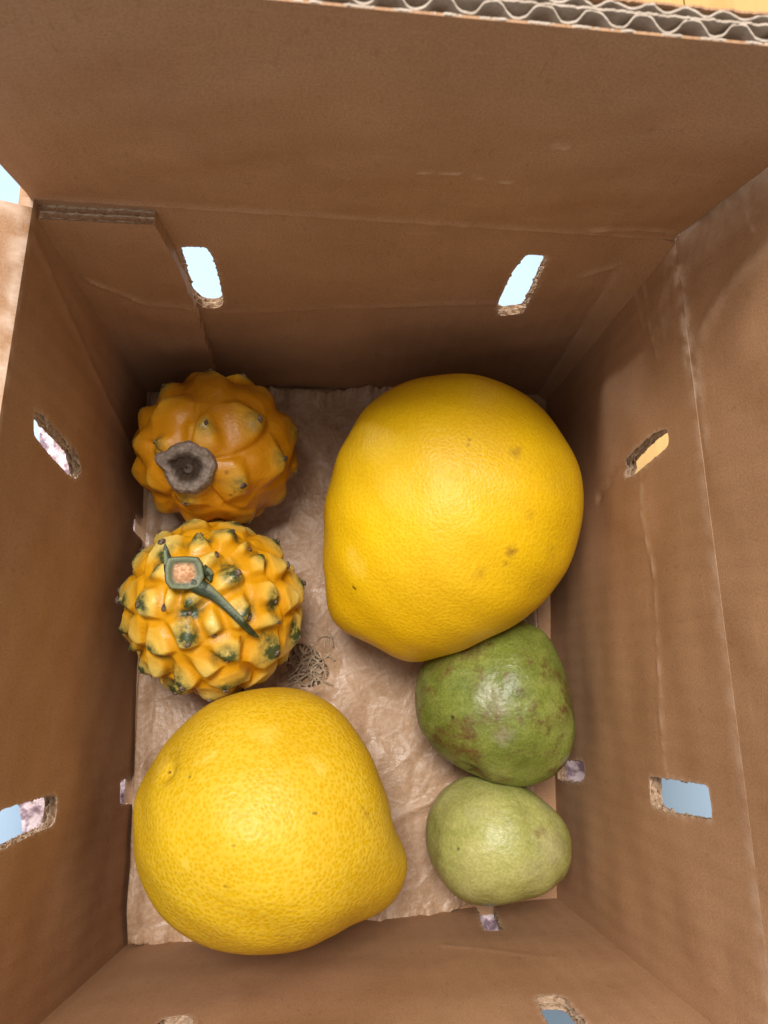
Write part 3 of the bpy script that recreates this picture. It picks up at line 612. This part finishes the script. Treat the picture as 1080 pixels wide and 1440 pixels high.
# the fuller-scaled one with the green stem
tips2 = zp([(355,662),(540,655),(395,722),(520,712),(695,745),(648,808),(535,885),(796,915),(708,988),(590,1048),(335,1035),(158,1008),(78,985),(205,838),(345,1155),(198,1195),(82,1112),(498,1232),(682,1188),(768,1125),(320,1315),(150,1265),(490,1330),(285,1362),(128,812),(645,1310),(80,1200),(455,800),(300,850),(700,1070),(420,1290),(600,760),(240,760),(230,1010),(440,1130)])
cir = lambda cx, cy, rx, ry, n=40: [(cx+rx*math.cos(t), cy+ry*math.sin(t)) for t in np.arange(n)*2*math.pi/n]
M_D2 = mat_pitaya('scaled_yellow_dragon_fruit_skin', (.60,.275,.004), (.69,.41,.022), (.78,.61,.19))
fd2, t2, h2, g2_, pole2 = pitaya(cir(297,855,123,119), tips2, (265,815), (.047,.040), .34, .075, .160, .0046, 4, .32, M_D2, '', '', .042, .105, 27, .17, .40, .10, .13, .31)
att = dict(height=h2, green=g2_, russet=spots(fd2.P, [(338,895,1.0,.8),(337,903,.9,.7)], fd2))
e2, bd2 = fruit_obj('yellow_dragon_fruit', 'rind', fd2, M_D2, att, 'yellow dragon fruit with many green-tipped scales and a cut green stem', 'dragon fruit', 'yellow dragon fruits')
areoles(e2, bd2, fd2, t2, M_AR, .0016, 3, h2)
# smoother one with the dry round scar
tips1 = zp([(415,258),(620,245),(240,155),(430,58),(555,495),(722,392),(165,492),(118,335),(768,285),(782,450),(735,558),(582,640),(560,72),(205,640),(360,655),(640,115)])
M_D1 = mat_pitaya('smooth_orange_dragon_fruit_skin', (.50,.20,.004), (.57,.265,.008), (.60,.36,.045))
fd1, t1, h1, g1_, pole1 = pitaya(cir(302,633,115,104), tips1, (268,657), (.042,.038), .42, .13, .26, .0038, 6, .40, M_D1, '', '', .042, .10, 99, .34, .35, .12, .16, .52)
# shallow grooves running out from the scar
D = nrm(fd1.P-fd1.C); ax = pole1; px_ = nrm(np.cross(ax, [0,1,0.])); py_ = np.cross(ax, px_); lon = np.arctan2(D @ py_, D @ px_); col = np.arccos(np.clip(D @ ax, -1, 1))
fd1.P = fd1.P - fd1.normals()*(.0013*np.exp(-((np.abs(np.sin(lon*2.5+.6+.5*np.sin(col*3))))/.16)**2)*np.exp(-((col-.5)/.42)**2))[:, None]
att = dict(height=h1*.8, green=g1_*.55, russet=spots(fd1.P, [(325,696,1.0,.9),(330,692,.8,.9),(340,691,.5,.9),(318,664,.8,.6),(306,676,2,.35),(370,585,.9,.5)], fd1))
e1, bd1 = fruit_obj('yellow_dragon_fruit', 'rind', fd1, M_D1, att, 'smoother orange-yellow dragon fruit with a dry brown round scar on top', 'dragon fruit', 'yellow dragon fruits')
areoles(e1, bd1, fd1, t1, M_AR, .0014, 8, h1)
# dry scar ring
c_, n_ = fd1.hit((267,658)); n_ = nrm(nrm(c_-fd1.C)+1.6*nrm(CC-c_)); a_ = nrm(CR[:, 0]-(CR[:, 0] @ n_)*n_); b_ = np.cross(n_, a_)
ns, nr = 120, 40; th = np.arange(ns)*2*math.pi/ns; wr = Wob(1, 6, .3, 1.6, 14); ro = .0119*(1+.03*np.sin(3*th+.5)+.025*np.sin(5*th)+.02*np.sin(9*th+1)+.012*np.sin(17*th)) + .0034*np.exp(-((np.angle(np.exp(1j*(th-2.85))))/.25)**2)
rad = np.linspace(0, 1, nr); prof = np.interp(rad, [0,.13,.22,.34,.45,.60,.78,.92,1.0], [.0012,.0018,.0004,.0002,.0010,.0034,.0040,.0030,-.0016])
R_ = rad[None, :]*ro[:, None]; jit = Wob(3, 14, 150, 900, 61)
Pp = c_ + R_[..., None]*(np.cos(th)[:, None, None]*a_ + np.sin(th)[:, None, None]*b_); Dl = nrm(Pp-fd1.C); 
near = np.array([fd1.P[np.argmax(D @ d)] for d in Dl.reshape(-1, 3)]).reshape(Pp.shape); base_h = ((near-c_) @ n_); bm_ = np.maximum.accumulate(base_h.max(0)[::-1])[::-1][None, :]*.85; base_h = bm_ + (base_h-bm_)*(rad[None, :]**6)
Pp = Pp + (base_h + prof[None, :] + .0002*jit(Pp))[..., None]*n_
idx = np.arange(ns*nr).reshape(ns, nr); i2 = np.roll(idx, -1, 0); Q = np.stack([idx[:, :-1], idx[:, 1:], i2[:, 1:], i2[:, :-1]], -1).reshape(-1, 4)
k = NT('dry_brown_scar'); co = k.coord('Object'); cr = k.ramp(k.noise(co, 300, 5, .7), [(.3, (.13,.095,.075)), (.7, (.37,.30,.25))])
cr = k.mix(k.attr('ring'), cr, (.045,.028,.018)); M_SC = k.out(cr, .9, k.bump(k.noise(co, 700, 4), .0009, .9), .15)
ring = np.broadcast_to(np.interp(rad, [0,.15,.2,.42,.55,.9,1], [.85,.75,1,.95,.25,.0,.3])[None, :], (ns, nr)); ring = np.clip(ring + .6*np.exp(-((np.angle(np.exp(1j*(th-2.5))))/.5)**2)[:, None]*np.clip(1.2-rad, 0, 1)[None, :], 0, 1)
mesh_obj('dry_scar', (Pp-bd1).reshape(-1, 3), Q[:, ::-1], M_SC, e1, attrs={'ring': ring.ravel()})
# cut green stem with two thorn-like bracts
c_, n_ = fd2.hit((262,812)); zt = max(((fd2.P-c_) @ n_)[np.linalg.norm(fd2.P-c_, axis=1) < .011].max(), 0)
pl0 = c_ + n_*(zt+.0012)
def on_plane(px, lift=0.0):
    d = CR @ np.array([(px[0]-540)/CF, -(px[1]-720)/CF, -1.0]); p0 = pl0 + n_*lift; return CC + (((p0-CC) @ n_)/(d @ n_))*d
k = NT('cut_green_stem'); co = k.coord('Object'); g_ = k.ramp(k.noise(co, 260, 5, .65), [(.3, (.016,.026,.010)), (.62, (.042,.058,.026)), (.82, (.20,.23,.16))])
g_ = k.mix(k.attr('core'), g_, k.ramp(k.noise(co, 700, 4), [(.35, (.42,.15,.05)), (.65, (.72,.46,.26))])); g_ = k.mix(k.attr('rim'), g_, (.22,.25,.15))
M_ST = k.out(g_, .45, k.bump(k.noise(co, 500, 4), .0006, .8), .45)
sq = [(235,787),(240,784),(262,783),(278,784),(284,792),(287,812),(280,826),(262,829),(240,828),(233,818),(232,800)]
Rq, _ = resample(np.array(sq, float), .6, 1.5, .12, 2); ns = len(Rq); cq = Rq.mean(0); V = []; core = []; rim = []
levels = [(1.0,-.0065),(1.04,-.0035),(1.03,-.0008),(.98,.0009),(.90,.0012),(.72,.0004),(.50,.0000),(.32,.0005),(.18,.0010),(.08,.0005),(0.0,.0007)]
for sc_, z_ in levels:
    for q_ in Rq: V.append(on_plane(cq+(q_-cq)*sc_, z_) - bd2); core.append(float(np.clip((.66-sc_)/.2, 0, 1))); rim.append(.7 if .85 < sc_ < .99 else (.4 if .6 < sc_ < .85 else 0))
idx = np.arange(ns*len(levels)).reshape(len(levels), ns); i2 = np.roll(idx, -1, 1); Q = np.stack([idx[:-1], i2[:-1], i2[1:], idx[1:]], -1).reshape(-1, 4)
mesh_obj('stem', V, Q, M_ST, e2, attrs={'core': core, 'rim': rim})
def bract(pts, widths, lifts, name='bract'):
    pts = np.array(pts, float); m = 40; t0 = np.linspace(0, 1, len(pts)); t = np.linspace(0, 1, m); c = np.stack([np.interp(t, t0, pts[:, i]) for i in (0, 1)], 1)
    for _ in range(6): c[1:-1] = .5*c[1:-1]+.25*(c[:-2]+c[2:])
    wd = np.interp(t, t0, widths); lf_ = np.interp(t, t0, lifts); C3 = np.array([on_plane(p, l) for p, l in zip(c, lf_)]); sf = np.array([fd2.hit(p)[0] for p in c]); vw = nrm(CC-sf); need = ((sf-C3)*vw).sum(1) + wd*.7 + .0012
    for _ in range(8): need[1:-1] = np.maximum(need[1:-1], .5*(need[:-2]+need[2:]))
    C3 = C3 + vw*np.maximum(need, 0)[:, None]; T = nrm(np.gradient(C3, axis=0)); S = nrm(np.cross(n_, T)); U3 = np.cross(T, S); V = []; rim = []
    for i in range(m):
        for a in np.arange(12)*2*math.pi/12:
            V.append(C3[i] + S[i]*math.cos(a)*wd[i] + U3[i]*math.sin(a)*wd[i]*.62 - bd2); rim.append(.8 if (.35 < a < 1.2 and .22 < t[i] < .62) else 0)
    idx = np.arange(m*12).reshape(m, 12); i2 = np.roll(idx, -1, 1); Q = np.stack([idx[:-1], i2[:-1], i2[1:], idx[1:]], -1).reshape(-1, 4)
    mesh_obj(name, V, [Q, np.array([idx[0]]), np.array([idx[-1][::-1]])] if False else Q, M_ST, e2, attrs={'core': [0]*len(V), 'rim': rim})
bract([(268,820),(284,826),(300,836),(322,856),(345,880),(355,891),(364,896)], [.0028,.0032,.0021,.0017,.0015,.0013,.0003], [-.0012,-.0006,-.0008,-.0012,-.002,-.0025,-.003])
bract([(241,800),(236,787),(233,772),(232,764)], [.0030,.0017,.0009,.0002], [-.002,-.0015,-.0015,-.0015])
bract([(284,800),(293,806),(296,818)], [.0022,.0020,.0006], [-.003,-.004,-.005])
for o in list(COL.objects):
    if o.type == 'MESH' and o.parent is None and 'category' not in o and 'kind' not in o: print('UNTAGGED', o.name)
